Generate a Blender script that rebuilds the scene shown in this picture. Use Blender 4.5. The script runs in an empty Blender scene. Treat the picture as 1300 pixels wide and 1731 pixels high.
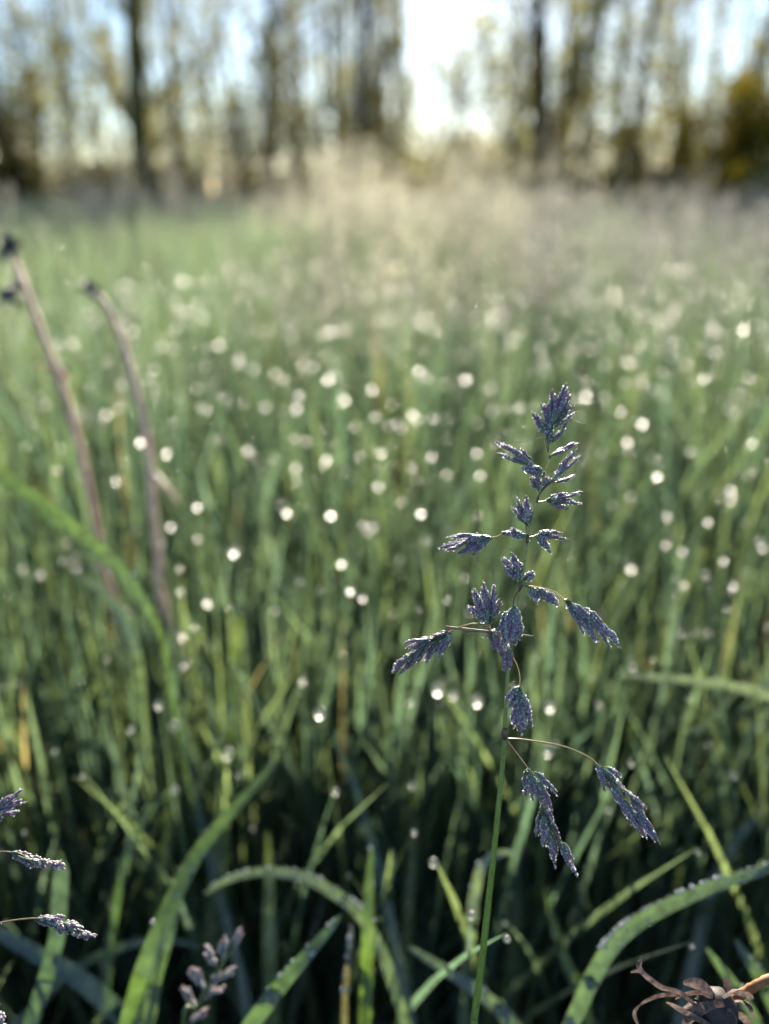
import bpy, math, random
import numpy as np
from mathutils import Vector, Matrix

rnd = random.Random(7)
nr = np.random.default_rng(11)
scene = bpy.context.scene
COL = scene.collection
R = math.radians

# ------------------------------------------------------------------ camera, sky, sun, exposure
HC = 0.50                      # camera height above the soil
PITCH = R(22.0)
FPX = 1333.0                   # focal length in pixels of the 1300 x 1731 photograph
FOCUS = 0.172
SUN_EL, SUN_AZ = R(17.5), R(6.5)   # azimuth from +Y towards +X

cd = bpy.data.cameras.new('camera')
cam = bpy.data.objects.new('camera', cd); COL.objects.link(cam)
cam.location = (0, 0, HC)
cam.rotation_euler = (math.pi/2 - PITCH, 0, 0)
cd.sensor_fit = 'VERTICAL'; cd.sensor_height = 36.0; cd.sensor_width = 27.0
cd.lens = 36.0*FPX/1731.0
cd.clip_start = 0.005; cd.clip_end = 2000
cd.dof.use_dof = True; cd.dof.focus_distance = FOCUS
cd.dof.aperture_fstop = cd.lens/4.5
scene.camera = cam

w = bpy.data.worlds.new('World'); scene.world = w; w.use_nodes = True
nt = w.node_tree
for n in list(nt.nodes): nt.nodes.remove(n)
sky = nt.nodes.new('ShaderNodeTexSky'); sky.sky_type = 'NISHITA'; sky.sun_disc = False
sky.sun_elevation = SUN_EL; sky.sun_rotation = SUN_AZ
sky.air_density = 0.9; sky.dust_density = 0.12; sky.ozone_density = 2.0
bg = nt.nodes.new('ShaderNodeBackground'); bg.inputs['Strength'].default_value = 0.062
wo = nt.nodes.new('ShaderNodeOutputWorld')
nt.links.new(sky.outputs[0], bg.inputs[0]); nt.links.new(bg.outputs[0], wo.inputs[0])

sd = bpy.data.lights.new('sun', 'SUN'); sd.energy = 5.0; sd.angle = R(0.55); sd.color = (1.0, 0.90, 0.76)
sun = bpy.data.objects.new('sun', sd); COL.objects.link(sun)
sun_dir = Vector((math.sin(SUN_AZ)*math.cos(SUN_EL), math.cos(SUN_AZ)*math.cos(SUN_EL), math.sin(SUN_EL)))
sun.rotation_euler = sun_dir.to_track_quat('Z', 'Y').to_euler()
sun.location = sun_dir*50

vs = scene.view_settings
vs.view_transform = 'Standard'; vs.look = 'None'; vs.exposure = 2.0; vs.gamma = 1.0; vs.use_curve_mapping = False
cy = scene.cycles
cy.use_denoising = True
cy.max_bounces = 6; cy.diffuse_bounces = 3; cy.glossy_bounces = 2; cy.transparent_max_bounces = 10; cy.transmission_bounces = 5
cy.sample_clamp_indirect = 4.0
cy.use_adaptive_sampling = True; cy.adaptive_threshold = 0.02; cy.adaptive_min_samples = 32
cy.caustics_reflective = False; cy.caustics_refractive = False

# ------------------------------------------------------------------ helpers
FW = Vector((0, math.cos(PITCH), -math.sin(PITCH)))
UP = Vector((0, math.sin(PITCH), math.cos(PITCH)))
CAM = Vector((0, 0, HC))
def P(px, py, d):
    """A point seen at that place of the photograph, d metres in front of the camera."""
    return CAM + d*(FW + Vector((1, 0, 0))*((px-650.0)/FPX) - UP*((py-865.5)/FPX))
def W(wpx, d): return wpx*d/FPX

def tag(o, label=None, cat=None, group=None, kind=None):
    if cat and not kind: kind = 'thing'
    if label: o['label'] = label
    if cat: o['category'] = cat
    if group: o['group'] = group
    if kind: o['kind'] = kind
    return o
def empty(name, loc=(0, 0, 0)):
    o = bpy.data.objects.new(name, None); COL.objects.link(o); o.location = loc
    o.empty_display_size = 0.01
    return o
def link(name, me, parent=None, mat=None):
    o = bpy.data.objects.new(name, me); COL.objects.link(o)
    if mat is not None and len(me.materials) == 0: me.materials.append(mat)
    if parent is not None:
        o.parent = parent
        o.matrix_parent_inverse = Matrix.Translation(-Vector(parent.location))
    return o

class MB:
    """Collects vertices and faces (numpy blocks) and turns them into one mesh."""
    def __init__(self):
        self.v = []; self.f = []; self.c = []; self.n = 0
    def add(self, v, f, c=None):
        v = np.asarray(v, dtype=np.float32).reshape(-1, 3); f = np.asarray(f, dtype=np.int32)
        self.v.append(v); self.f.append(f + self.n); self.n += len(v)
        if c is None: c = (1, 1, 1)
        c = np.asarray(c, dtype=np.float32)
        if c.ndim == 1: c = np.tile(c[:3], (len(v), 1))
        if c.shape[1] == 3: c = np.concatenate([c, np.ones((len(c), 1), np.float32)], 1)
        self.c.append(c.astype(np.float32))
    def mesh(self, name, smooth=True):
        me = bpy.data.meshes.new(name)
        v = np.concatenate(self.v); c = np.concatenate(self.c)
        fs = [f for f in self.f]
        tot = np.concatenate([np.full(len(f), f.shape[1], dtype=np.int32) for f in fs])
        idx = np.concatenate([f.ravel() for f in fs])
        st = np.concatenate([[0], np.cumsum(tot)[:-1]]).astype(np.int32)
        me.vertices.add(len(v)); me.vertices.foreach_set('co', v.ravel())
        me.loops.add(len(idx)); me.loops.foreach_set('vertex_index', idx.astype(np.int32))
        me.polygons.add(len(tot)); me.polygons.foreach_set('loop_start', st); me.polygons.foreach_set('loop_total', tot)
        me.polygons.foreach_set('use_smooth', np.full(len(tot), smooth, dtype=bool))
        at = me.color_attributes.new('col', 'FLOAT_COLOR', 'POINT')
        at.data.foreach_set('color', c.ravel())
        me.update(calc_edges=True); me.validate()
        return me

def spline(pts, n):
    """Catmull-Rom through the points, n samples, as an array."""
    p = [np.array(q, dtype=float) for q in pts]
    if len(p) == 2: return np.array([p[0]+(p[1]-p[0])*t for t in np.linspace(0, 1, n)])
    p = [2*p[0]-p[1]] + p + [2*p[-1]-p[-2]]
    m = len(p)-3; out = []
    for t in np.linspace(0, m, n):
        i = min(int(t), m-1); u = t-i
        a, b, c, d = p[i:i+4]
        out.append(0.5*((2*b)+(c-a)*u+(2*a-5*b+4*c-d)*u*u+(3*b-a-3*c+d)*u**3))
    return np.array(out)

def frames(path):
    t = np.gradient(path, axis=0); t /= np.linalg.norm(t, axis=1, keepdims=True)+1e-12
    u = np.cross(t[0], [0.31, 0.2, 0.93]); u /= np.linalg.norm(u); us = []
    for k in range(len(path)):
        u = u - t[k]*np.dot(u, t[k]); u /= np.linalg.norm(u)+1e-12; us.append(u)
    us = np.array(us); return t, us, np.cross(t, us)

def tube(mb, path, rad, sides=7, col=(1, 1, 1), bump=0.0):
    path = np.asarray(path); n = len(path)
    rad = np.interp(np.linspace(0, 1, n), np.linspace(0, 1, len(rad)), rad)
    t, u, v = frames(path)
    a = np.linspace(0, 2*math.pi, sides, endpoint=False)
    ring = np.cos(a)[None, :, None]*u[:, None, :] + np.sin(a)[None, :, None]*v[:, None, :]
    rr = rad[:, None, None]*(1+bump*nr.standard_normal((n, sides, 1)))
    vs_ = (path[:, None, :]+ring*rr).reshape(-1, 3)
    i = np.arange(n-1)[:, None]*sides; j = np.arange(sides)[None, :]; k = (j+1) % sides
    f = np.stack([i+j, i+k, i+sides+k, i+sides+j], -1).reshape(-1, 4)
    c = np.asarray(col, dtype=float)
    if c.ndim == 2 and len(c) == n: c = np.repeat(c, sides, axis=0)
    mb.add(vs_, f, c)
    caps = np.array([[b+q, b+(q+1) % sides, b+(q+2) % sides] for b in (0, (n-1)*sides) for q in range(0, 1)])
    if sides >= 3:
        fan = []
        for b in (0, (n-1)*sides):
            for q in range(1, sides-1): fan.append([b, b+q, b+q+1])
        mb.f.append(np.array(fan, dtype=np.int32)+mb.n-len(vs_))

def ribbon(mb, path, width, side, fold=0.22, cola=(.06, .11, .03), colb=None, prof=None):
    """A leaf blade: three vertices across with a keel, tapered to the tip (end of the path)."""
    path = np.asarray(path); n = len(path)
    t = np.gradient(path, axis=0); t /= np.linalg.norm(t, axis=1, keepdims=True)+1e-12
    s = np.asarray(side, dtype=float)
    if s.ndim == 1: s = np.tile(s, (n, 1))
    s = s - t*np.sum(s*t, 1, keepdims=True); s /= np.linalg.norm(s, axis=1, keepdims=True)+1e-12
    nm = np.cross(t, s)
    x = np.linspace(0, 1, n)
    pr = prof(x) if prof else np.clip(np.minimum(0.62+1.2*x, 1.0)*np.sqrt(np.clip(1-x**2.6, 0, 1)), 0.02, 1)
    hw = (width*0.5*pr)[:, None]
    v = np.stack([path-s*hw+nm*hw*fold, path, path+s*hw+nm*hw*fold], 1).reshape(-1, 3)
    i = np.arange(n-1)[:, None]*3
    f = np.concatenate([np.stack([i+j, i+j+1, i+j+4, i+j+3], -1).reshape(-1, 4) for j in (0, 1)])
    ca = np.asarray(cola); cb = ca if colb is None else np.asarray(colb)
    c = ca[None, :]*(1-x[:, None]) + cb[None, :]*x[:, None]
    c4 = np.concatenate([np.repeat(c, 3, axis=0), np.tile([0.0, .5, 1.0], n)[:, None]], 1)
    mb.add(v, f, c4)
    return s

# ------------------------------------------------------------------ materials
def nodes(name):
    m = bpy.data.materials.new(name); m.use_nodes = True
    t = m.node_tree
    for n in list(t.nodes): t.nodes.remove(n)
    o = t.nodes.new('ShaderNodeOutputMaterial')
    return m, t, o
def leaf_material(name, trans=0.45, rough=0.38, spec=0.5, tint=(1.25, 1.25, 0.45), noise=60.0, var=0.35, coat=0.0, sss=0.0, veins=0.0):
    m, t, o = nodes(name); N = t.nodes.new; L = t.links.new
    at = N('ShaderNodeAttribute'); at.attribute_name = 'col'
    tc = N('ShaderNodeTexCoord')
    nz = N('ShaderNodeTexNoise'); nz.inputs['Scale'].default_value = noise; nz.inputs['Detail'].default_value = 4
    L(tc.outputs['Object'], nz.inputs['Vector'])
    mr = N('ShaderNodeMapRange'); mr.inputs['From Min'].default_value = 0.3; mr.inputs['From Max'].default_value = 0.7
    mr.inputs['To Min'].default_value = 1-var; mr.inputs['To Max'].default_value = 1+var
    L(nz.outputs['Fac'], mr.inputs['Value'])
    mx = N('ShaderNodeMix'); mx.data_type = 'RGBA'; mx.blend_type = 'MULTIPLY'; mx.inputs[0].default_value = 1.0
    L(at.outputs['Color'], mx.inputs[6]); L(mr.outputs[0], mx.inputs[7])
    p = N('ShaderNodeBsdfPrincipled')
    if veins:
        sc = N('ShaderNodeMath'); sc.operation = 'MULTIPLY'; sc.inputs[1].default_value = 75.0; L(at.outputs['Alpha'], sc.inputs[0])
        sn = N('ShaderNodeMath'); sn.operation = 'SINE'; L(sc.outputs[0], sn.inputs[0])
        ma = N('ShaderNodeMath'); ma.operation = 'MULTIPLY_ADD'; ma.inputs[1].default_value = veins; ma.inputs[2].default_value = 1.0; L(sn.outputs[0], ma.inputs[0])
        vx = N('ShaderNodeMix'); vx.data_type = 'RGBA'; vx.blend_type = 'MULTIPLY'; vx.inputs[0].default_value = 1.0
        L(mx.outputs[2], vx.inputs[6]); L(ma.outputs[0], vx.inputs[7]); mx = vx
        bp_ = N('ShaderNodeBump'); bp_.inputs['Strength'].default_value = .35; bp_.inputs['Distance'].default_value = .0004
        L(sn.outputs[0], bp_.inputs['Height']); L(bp_.outputs[0], p.inputs['Normal'])
    L(mx.outputs[2], p.inputs['Base Color'])
    p.inputs['Roughness'].default_value = rough; p.inputs['Specular IOR Level'].default_value = spec
    p.inputs['Coat Weight'].default_value = coat; p.inputs['Coat Roughness'].default_value = 0.35
    if sss:
        p.inputs['Subsurface Weight'].default_value = 0.75; p.inputs['Subsurface Radius'].default_value = (1.0, 0.9, 0.7); p.inputs['Subsurface Scale'].default_value = sss
    tm = N('ShaderNodeMix'); tm.data_type = 'RGBA'; tm.blend_type = 'MULTIPLY'; tm.inputs[0].default_value = 1.0
    L(mx.outputs[2], tm.inputs[6]); tm.inputs[7].default_value = (tint[0], tint[1], tint[2], 1)
    tr = N('ShaderNodeBsdfTranslucent'); L(tm.outputs[2], tr.inputs['Color'])
    ms = N('ShaderNodeMixShader'); ms.inputs[0].default_value = trans
    L(p.outputs[0], ms.inputs[1]); L(tr.outputs[0], ms.inputs[2]); L(ms.outputs[0], o.inputs['Surface'])
    return m
def solid_material(name, rough=0.7, spec=0.3, noise=40.0, var=0.4, bump=0.0):
    m, t, o = nodes(name); N = t.nodes.new; L = t.links.new
    at = N('ShaderNodeAttribute'); at.attribute_name = 'col'
    tc = N('ShaderNodeTexCoord')
    nz = N('ShaderNodeTexNoise'); nz.inputs['Scale'].default_value = noise; nz.inputs['Detail'].default_value = 6
    L(tc.outputs['Object'], nz.inputs['Vector'])
    mr = N('ShaderNodeMapRange'); mr.inputs['From Min'].default_value = 0.3; mr.inputs['From Max'].default_value = 0.7
    mr.inputs['To Min'].default_value = 1-var; mr.inputs['To Max'].default_value = 1+var
    L(nz.outputs['Fac'], mr.inputs['Value'])
    mx = N('ShaderNodeMix'); mx.data_type = 'RGBA'; mx.blend_type = 'MULTIPLY'; mx.inputs[0].default_value = 1.0
    L(at.outputs['Color'], mx.inputs[6]); L(mr.outputs[0], mx.inputs[7])
    p = N('ShaderNodeBsdfPrincipled'); L(mx.outputs[2], p.inputs['Base Color'])
    p.inputs['Roughness'].default_value = rough; p.inputs['Specular IOR Level'].default_value = spec
    if bump:
        b = N('ShaderNodeBump'); b.inputs['Strength'].default_value = bump; b.inputs['Distance'].default_value = 0.02
        L(nz.outputs['Fac'], b.inputs['Height']); L(b.outputs[0], p.inputs['Normal'])
    L(p.outputs[0], o.inputs['Surface'])
    return m
def dew_material(name, rough, gloss=0.25, clear=0.0, ior=1.45):
    m, t, o = nodes(name); N = t.nodes.new; L = t.links.new
    rf = N('ShaderNodeBsdfRefraction'); rf.inputs['Roughness'].default_value = rough; rf.inputs['IOR'].default_value = ior
    gl = N('ShaderNodeBsdfGlossy'); gl.inputs['Roughness'].default_value = 0.18
    ms = N('ShaderNodeMixShader'); ms.inputs[0].default_value = gloss
    L(rf.outputs[0], ms.inputs[1]); L(gl.outputs[0], ms.inputs[2])
    if clear > 0:
        tp = N('ShaderNodeBsdfTransparent'); m2 = N('ShaderNodeMixShader'); m2.inputs[0].default_value = clear
        L(ms.outputs[0], m2.inputs[1]); L(tp.outputs[0], m2.inputs[2]); L(m2.outputs[0], o.inputs['Surface'])
    else:
        L(ms.outputs[0], o.inputs['Surface'])
    return m

M_BLADE = leaf_material('grass_blade', trans=0.58, rough=0.42, spec=0.8, tint=(1.5, 1.75, 1.12), noise=90, coat=.5)
M_NEAR = leaf_material('dewy_blade', trans=0.30, rough=0.34, spec=0.9, tint=(1.5, 1.6, 0.5), noise=260, var=0.45, coat=0.6, veins=.16)
M_SEED = leaf_material('seed_head', trans=0.50, rough=0.6, spec=0.2, tint=(1.1, 1.08, 0.95), noise=200)
M_SPIKE = leaf_material('spikelet', trans=0.15, rough=0.42, spec=0.5, tint=(1.2, 1.0, 1.0), noise=1500, var=0.35, sss=0.0006)
M_STEM = leaf_material('green_stem', trans=0.1, rough=0.4, spec=0.5, tint=(1.3, 1.3, .6), noise=900, var=0.2, sss=0.0009)
M_HUSK = leaf_material('withered_bract', trans=0.18, rough=.75, spec=.2, tint=(1.1, 1.0, .9), noise=900, var=.6, veins=.3)
M_STALK = leaf_material('dry_stalk', trans=0.1, rough=.6, spec=.3, tint=(1.1, 1.0, .9), noise=300, var=.35, sss=0.003)
M_DRY = solid_material('dry_plant', rough=0.65, noise=500, var=0.35)
M_BARK = solid_material('bark', rough=0.9, noise=6, var=0.5, bump=0.6)
M_LEAF = leaf_material('tree_leaf', trans=0.6, rough=0.5, spec=0.3, tint=(1.7, 1.55, 0.5), noise=2, var=0.3)
M_SOIL = solid_material('soil', rough=0.95, noise=25, var=0.5, bump=0.5)
M_DEW = dew_material('dew_bead', 0.45, 0.1, 0.0, 2.3)
_t = M_DEW.node_tree; _o = [n for n in _t.nodes if n.type == 'OUTPUT_MATERIAL'][0]; _src = _o.inputs['Surface'].links[0].from_socket
_d = _t.nodes.new('ShaderNodeBsdfTranslucent'); _d.inputs['Color'].default_value = (.95, .95, .95, 1)
_m = _t.nodes.new('ShaderNodeMixShader'); _m.inputs[0].default_value = .4
_t.links.new(_src, _m.inputs[1]); _t.links.new(_d.outputs[0], _m.inputs[2]); _t.links.new(_m.outputs[0], _o.inputs['Surface'])
M_CLEAR = dew_material('clear_dew', 0.08, 0.25, 0.35, 1.33)
M_MICRO = dew_material('fine_dew', 0.40, 0.3, 0.1, 2.0)
_t = M_MICRO.node_tree; _o = [n for n in _t.nodes if n.type == 'OUTPUT_MATERIAL'][0]; _src = _o.inputs['Surface'].links[0].from_socket
_d = _t.nodes.new('ShaderNodeBsdfTranslucent'); _d.inputs['Color'].default_value = (.85, .9, .95, 1)
_e = _t.nodes.new('ShaderNodeBsdfDiffuse'); _e.inputs['Color'].default_value = (.8, .88, .95, 1)
_m0 = _t.nodes.new('ShaderNodeMixShader'); _m0.inputs[0].default_value = .5
_t.links.new(_d.outputs[0], _m0.inputs[1]); _t.links.new(_e.outputs[0], _m0.inputs[2])
_m = _t.nodes.new('ShaderNodeMixShader'); _m.inputs[0].default_value = .5
_t.links.new(_src, _m.inputs[1]); _t.links.new(_m0.outputs[0], _m.inputs[2]); _t.links.new(_m.outputs[0], _o.inputs['Surface'])

# ------------------------------------------------------------------ ground
gm = MB()
g = 400.0
n = 41
xs = np.sign(np.linspace(-1, 1, n))*np.abs(np.linspace(-1, 1, n))**3*g
gx, gy = np.meshgrid(xs, xs)
gz = 0.015*np.sin(gx*1.7)*np.cos(gy*1.3) - 0.015
vv = np.stack([gx, gy, gz], -1).reshape(-1, 3)
ii = (np.arange(n-1)[:, None]*n+np.arange(n-1)[None, :]).ravel()
gm.add(vv, np.stack([ii, ii+1, ii+n+1, ii+n], -1), (0.030, 0.035, 0.018))
tag(link('ground', gm.mesh('ground'), None, M_SOIL), kind='structure')

# ------------------------------------------------------------------ woodland edge
def leaf_cloud(mb, centres, radii, count, size, cols):
    """count small leaf faces spread through ellipsoidal clumps."""
    k = nr.integers(0, len(centres), count)
    c = np.asarray(centres)[k]; r = np.asarray(radii)[k]
    d = nr.standard_normal((count, 3)); d /= np.linalg.norm(d, axis=1, keepdims=True)
    p = c + d*(nr.random((count, 1))**0.45)*r
    a = nr.standard_normal((count, 3)); a /= np.linalg.norm(a, axis=1, keepdims=True)
    b = np.cross(a, nr.standard_normal((count, 3))); b /= np.linalg.norm(b, axis=1, keepdims=True)
    s = size*(0.6+0.8*nr.random((count, 1)))
    v = np.stack([p-a*s, p-b*s*.55, p+a*s, p+b*s*.55], 1).reshape(-1, 3)
    f = np.arange(count*4).reshape(-1, 4)
    cc = np.asarray(cols)[nr.integers(0, len(cols), count)]*(0.7+0.6*nr.random((count, 1)))
    mb.add(v, f, np.repeat(cc, 4, axis=0))

BROWN = (0.075, 0.060, 0.048); GREYB = (0.085, 0.080, 0.078); OLIVE = (0.085, 0.080, 0.022); DARK = (0.035, 0.032, 0.028)
L_OLIVE = [(0.17, 0.155, 0.025), (0.12, 0.125, 0.03), (0.20, 0.17, 0.03)]
L_BROWN = [(0.14, 0.14, 0.055), (0.10, 0.11, 0.05), (0.17, 0.165, 0.045)]
L_GREEN = [(0.05, 0.075, 0.022), (0.035, 0.055, 0.02), (0.07, 0.09, 0.03)]
def gap_ok(p):
    """Leaves stay out of the opening through which the low sun reaches the meadow."""
    az = math.atan2(p[0], p[1]); return p[2] < 4.3 or not (R(2.3) < az < R(10.0))
def tree(label, px, dist, wpx, height, lean=(0, 0), bark=BROWN, leaf=L_BROWN, limbs=9, nleaf=900, low=1.2, spread=1.6, droop=0.0, group=None, twigs=5, bare=False):
    limbs = int(limbs*1.5); nleaf = int(nleaf*1.45); twigs += 4
    base = P(px, 327, dist); base = Vector((base.x, base.y, -0.05))
    root = tag(empty('tree', base), label, 'tree', 'trees along the edge of the wood')
    rad = W(wpx, dist)*0.5
    top = np.array([base.x+lean[0], base.y+lean[1], height])
    b = np.array(base); ctr = [b]
    for k in range(1, 6):
        q = b+(top-b)*k/6; q[:2] += nr.normal(0, 0.07+rad*0.25, 2); ctr.append(q)
    ctr.append(top); path = spline(ctr, 26)
    mb = MB(); tube(mb, path, [rad*1.35, rad*1.02, rad*0.95, rad*0.8, rad*0.6, rad*0.35, rad*0.12], 10, bark, 0.06)
    link('trunk', mb.mesh('trunk'), root, M_BARK)
    cl = []; cr = []
    for k in range(limbs):
        z = low*.7 + (height*0.92-low)*((k+rnd.random()*0.6)/limbs)**1.8
        s = path[np.argmin(np.abs(path[:, 2]-z))]
        a = rnd.random()*2*math.pi; ln = spread*(0.5+0.7*rnd.random())*(1-0.45*z/height)
        d = np.array([math.cos(a), math.sin(a), 0.0])
        r0 = rad*0.33*(1-0.5*z/height)
        pts = [s, s+d*ln*.35+np.array([0, 0, ln*.30]), s+d*ln*.7+np.array([0, 0, ln*(.62-droop*.3)]), s+d*ln+np.array([0, 0, ln*(.75-droop)])]
        if not bare and not (gap_ok(pts[-1]) and gap_ok(pts[-2])): continue
        lp = spline(pts, 9); mb = MB(); tube(mb, lp, [r0, r0*.6, r0*.25], 6, bark)
        for q in range(twigs):
            o = lp[rnd.randrange(3, 9)]; tl = 0.4+rnd.random()*1.0
            sg = -1 if rnd.random() < droop else 1
            e = o+np.array([nr.normal(0, .22), nr.normal(0, .22), sg*tl])
            tube(mb, spline([o, (o+e)/2+nr.normal(0, .06, 3), e], 5), [r0*.22+.004, r0*.14+.003, .002], 4, bark)
            cl.append(e*.6+o*.4); cr.append((.20+.2*rnd.random(), .20+.2*rnd.random(), .25+.45*rnd.random()))
        link('limb', mb.mesh('limb'), root, M_BARK)
        cl.append(lp[-1]); cr.append((.45, .45, .5))
    keep = [i for i, c in enumerate(cl) if gap_ok(c)]
    if keep and not bare:
        mb = MB(); leaf_cloud(mb, [cl[i] for i in keep], [cr[i] for i in keep], int(nleaf*len(cl)/(limbs*(twigs+1))), 0.06, leaf)
        tag(link('crown', mb.mesh('crown'), root, M_LEAF), kind='stuff')
    return root

tree('thick olive mossy trunk standing left of centre among thin trees', 240, 17, 30, 13, (0.2, 0.3), OLIVE, L_OLIVE, 12, 1500, 1.5, 1.8)
tree('dark slender tree at far left that leans slightly right', 72, 18, 12, 11, (0.3, 0), DARK, L_BROWN, 10, 900, 1.0, 1.5)
tree('leafy dark tree cut by the left edge of the picture', 10, 16, 16, 11, (-0.3, 0), DARK, L_OLIVE, 12, 2600, .6, 1.9)
tree('thin grey sapling between the left dark tree and the thick mossy trunk', 125, 20, 7, 9, (0.2, 0), GREYB, L_BROWN, 8, 500, 1.5, 1.2)
tree('second thin grey sapling close left of the mossy trunk', 185, 21, 7, 10, (-0.2, 0), GREYB, L_BROWN, 8, 500, 1.5, 1.2)
tree('thin brown pole of a tree just right of the mossy trunk', 306, 20, 9, 11, (0.15, 0), BROWN, L_BROWN, 9, 700, 1.2, 1.2)
tree('slight twiggy tree midway between mossy trunk and forked brown tree', 368, 22, 8, 10, (0.1, 0), GREYB, L_BROWN, 9, 600, 1.2, 1.3)
tree('brown tree with a yellow olive leaf clump half way up', 452, 18, 14, 12, (0.25, 0), BROWN, L_OLIVE, 12, 1800, 1.2, 1.7)
tree('grey slim tree close right of the olive clumped tree', 500, 21, 9, 11, (-0.1, 0), GREYB, L_BROWN, 9, 900, 1.0, 1.3)
tree('slim brown tree left of the straight dark trunk', 560, 22, 9, 10, (0.15, 0), BROWN, L_BROWN, 9, 700, 1.0, 1.3)
tree('straight dark trunk near the middle of the wood edge', 612, 18, 15, 13, (-0.1, 0), DARK, L_BROWN, 11, 1000, 1.4, 1.6)
tree('bushy grey tree left of the bright opening in the wood', 672, 20, 9, 10, (0.1, 0), GREYB, L_BROWN, 13, 2000, .8, 1.5)
tree('small bare forked tree at the foot of the bright opening', 745, 21, 8, 4.2, (0.5, 0), BROWN, L_BROWN, 9, 260, .8, 0.9, twigs=5, bare=True)
tree('thin bare sapling inside the bright opening of the wood', 722, 23, 7, 6.5, (0.2, 0), GREYB, L_BROWN, 9, 150, 1.0, 0.9, twigs=5, bare=True)
tree('bare twiggy sapling just right of the small forked tree', 782, 22, 6, 5.5, (0.15, 0), GREYB, L_BROWN, 9, 150, .8, .9, twigs=5, bare=True)
tree('thin bare sapling in the middle of the bright opening', 815, 24, 5, 5.0, (-0.1, 0), BROWN, L_BROWN, 8, 150, .8, .9, twigs=4, bare=True)
tree('bare twiggy tree at the right side of the bright opening', 846, 22, 7, 6.5, (0.1, 0), BROWN, L_BROWN, 9, 150, .8, 1.0, twigs=5, bare=True)
tree('broad brown tree with dense dark crown right of the bright opening', 902, 17, 24, 12, (-0.3, 0), BROWN, L_BROWN, 14, 4200, 1.0, 2.0)
tree('thin brown tree right of the dense crowned tree', 975, 20, 10, 11, (0.2, 0), BROWN, L_BROWN, 11, 1200, 1.0, 1.5, .5)
tree('twiggy grey tree with hanging shoots right of the middle', 1028, 21, 10, 11, (0.1, 0), GREYB, L_BROWN, 12, 1100, 1.0, 1.5, .6)
tree('dark trunk between hanging grey shoots on the right', 1068, 18, 13, 12, (-0.1, 0), DARK, L_BROWN, 11, 1300, 1.0, 1.5, .6)
tree('slim pale brown tree left of the golden shrub', 1135, 21, 9, 10, (0.2, 0), BROWN, L_OLIVE, 11, 1200, 1.2, 1.4, .5)
tree('leaning grey tree rising behind the golden shrub at the right', 1195, 15, 17, 10, (1.9, 0), GREYB, L_OLIVE, 12, 2200, 0.8, 1.6, .3)
tree('brown tree at the right edge of the picture', 1290, 19, 16, 11, (0.1, 0), BROWN, L_OLIVE, 12, 2500, 1.0, 1.8, .3)
tree('brown tree far behind the thick mossy trunk', 268, 26, 8, 12, (0.1, 0), BROWN, L_BROWN, 9, 700, 1.0, 1.5)
tree('grey tree far behind at the left of the straight dark trunk', 585, 27, 8, 12, (0.1, 0), GREYB, L_BROWN, 9, 700, 1.0, 1.5)
tree('brown tree far behind the dense crowned tree', 940, 27, 9, 12, (0.2, 0), BROWN, L_BROWN, 10, 1200, 1.0, 1.6)
tree('grey tree far behind the hanging shoots', 1100, 26, 8, 12, (0.2, 0), GREYB, L_BROWN, 10, 900, 1.0, 1.6)

for k in range(40):
    px = 15+1270*(k+.1+.8*rnd.random())/40
    if 695 < px < 865: px = 640+rnd.random()*45 if px < 780 else 875+rnd.random()*60
    tree('slim blurred trunk standing between the larger trees of the wood edge', px, 18+9*rnd.random(), 4+5*rnd.random(), 7+4*rnd.random(), (rnd.gauss(0, .25), 0),
         rnd.choice([BROWN, GREYB, OLIVE, DARK]), rnd.choice([L_OLIVE, L_OLIVE, L_BROWN]), 6, 320, .8, 1.1, .3*rnd.random(), twigs=2)
def shrub(label, px, dist, wpx, hpx, leaf, count, name='shrub'):
    b = P(px, 327, dist); base = Vector((b.x, b.y, -0.03)); ww = W(wpx, dist)/2; hh = W(hpx, dist)+HC
    root = tag(empty(name, base), label, 'shrub', 'shrubs at the foot of the wood')
    cl, cr = [], []
    for k in range(9):
        a = rnd.random()*6.28; q = rnd.random()**.5
        e = np.array([base.x+math.cos(a)*q*ww*.8, base.y+math.sin(a)*q*ww*.5, hh*(0.35+0.55*rnd.random()*(1-.4*q))])
        mb = MB(); tube(mb, spline([np.array(base), (np.array(base)+e)/2+nr.normal(0, .08, 3), e], 6), [.022, .014, .006], 5, BROWN)
        link('stem', mb.mesh('stem'), root, M_BARK)
        cl.append(e); cr.append((ww*.45, ww*.35, hh*.25))
        cl.append(e*[1, 1, .4]); cr.append((ww*.45, ww*.35, hh*.3))
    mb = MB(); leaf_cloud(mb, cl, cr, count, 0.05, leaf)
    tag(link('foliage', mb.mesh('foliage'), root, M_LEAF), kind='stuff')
L_GOLD = [(0.20, 0.15, 0.015), (0.14, 0.12, 0.02), (0.10, 0.095, 0.02)]
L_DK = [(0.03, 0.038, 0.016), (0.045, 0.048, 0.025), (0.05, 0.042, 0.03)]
shrub('tangled brown shrub in the bright opening below the small forked tree', 770, 20, 110, 75, L_BROWN, 900)
shrub('thin olive shrub right of the bright opening', 850, 19, 70, 110, L_OLIVE, 600)
shrub('tall olive leaf mass between the leafy dark tree and the dark slender tree', 42, 17, 70, 170, L_OLIVE, 1300)
shrub('light brown twiggy shrub left of the brown olive clumped tree', 425, 19, 60, 190, L_BROWN, 900)
shrub('brown twiggy shrub left of the dense crowned tree', 880, 18, 60, 150, L_BROWN, 1000)
shrub('golden leafed shrub left of the leaning grey tree', 1165, 14, 80, 150, L_GOLD, 1500)
shrub('tall golden olive shrub at the right edge below the leaning tree', 1270, 12, 170, 200, L_GOLD, 5200)
shrub('small yellow shrub standing in front of the golden shrub', 1245, 10, 90, 60, L_GOLD, 1500)
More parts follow.
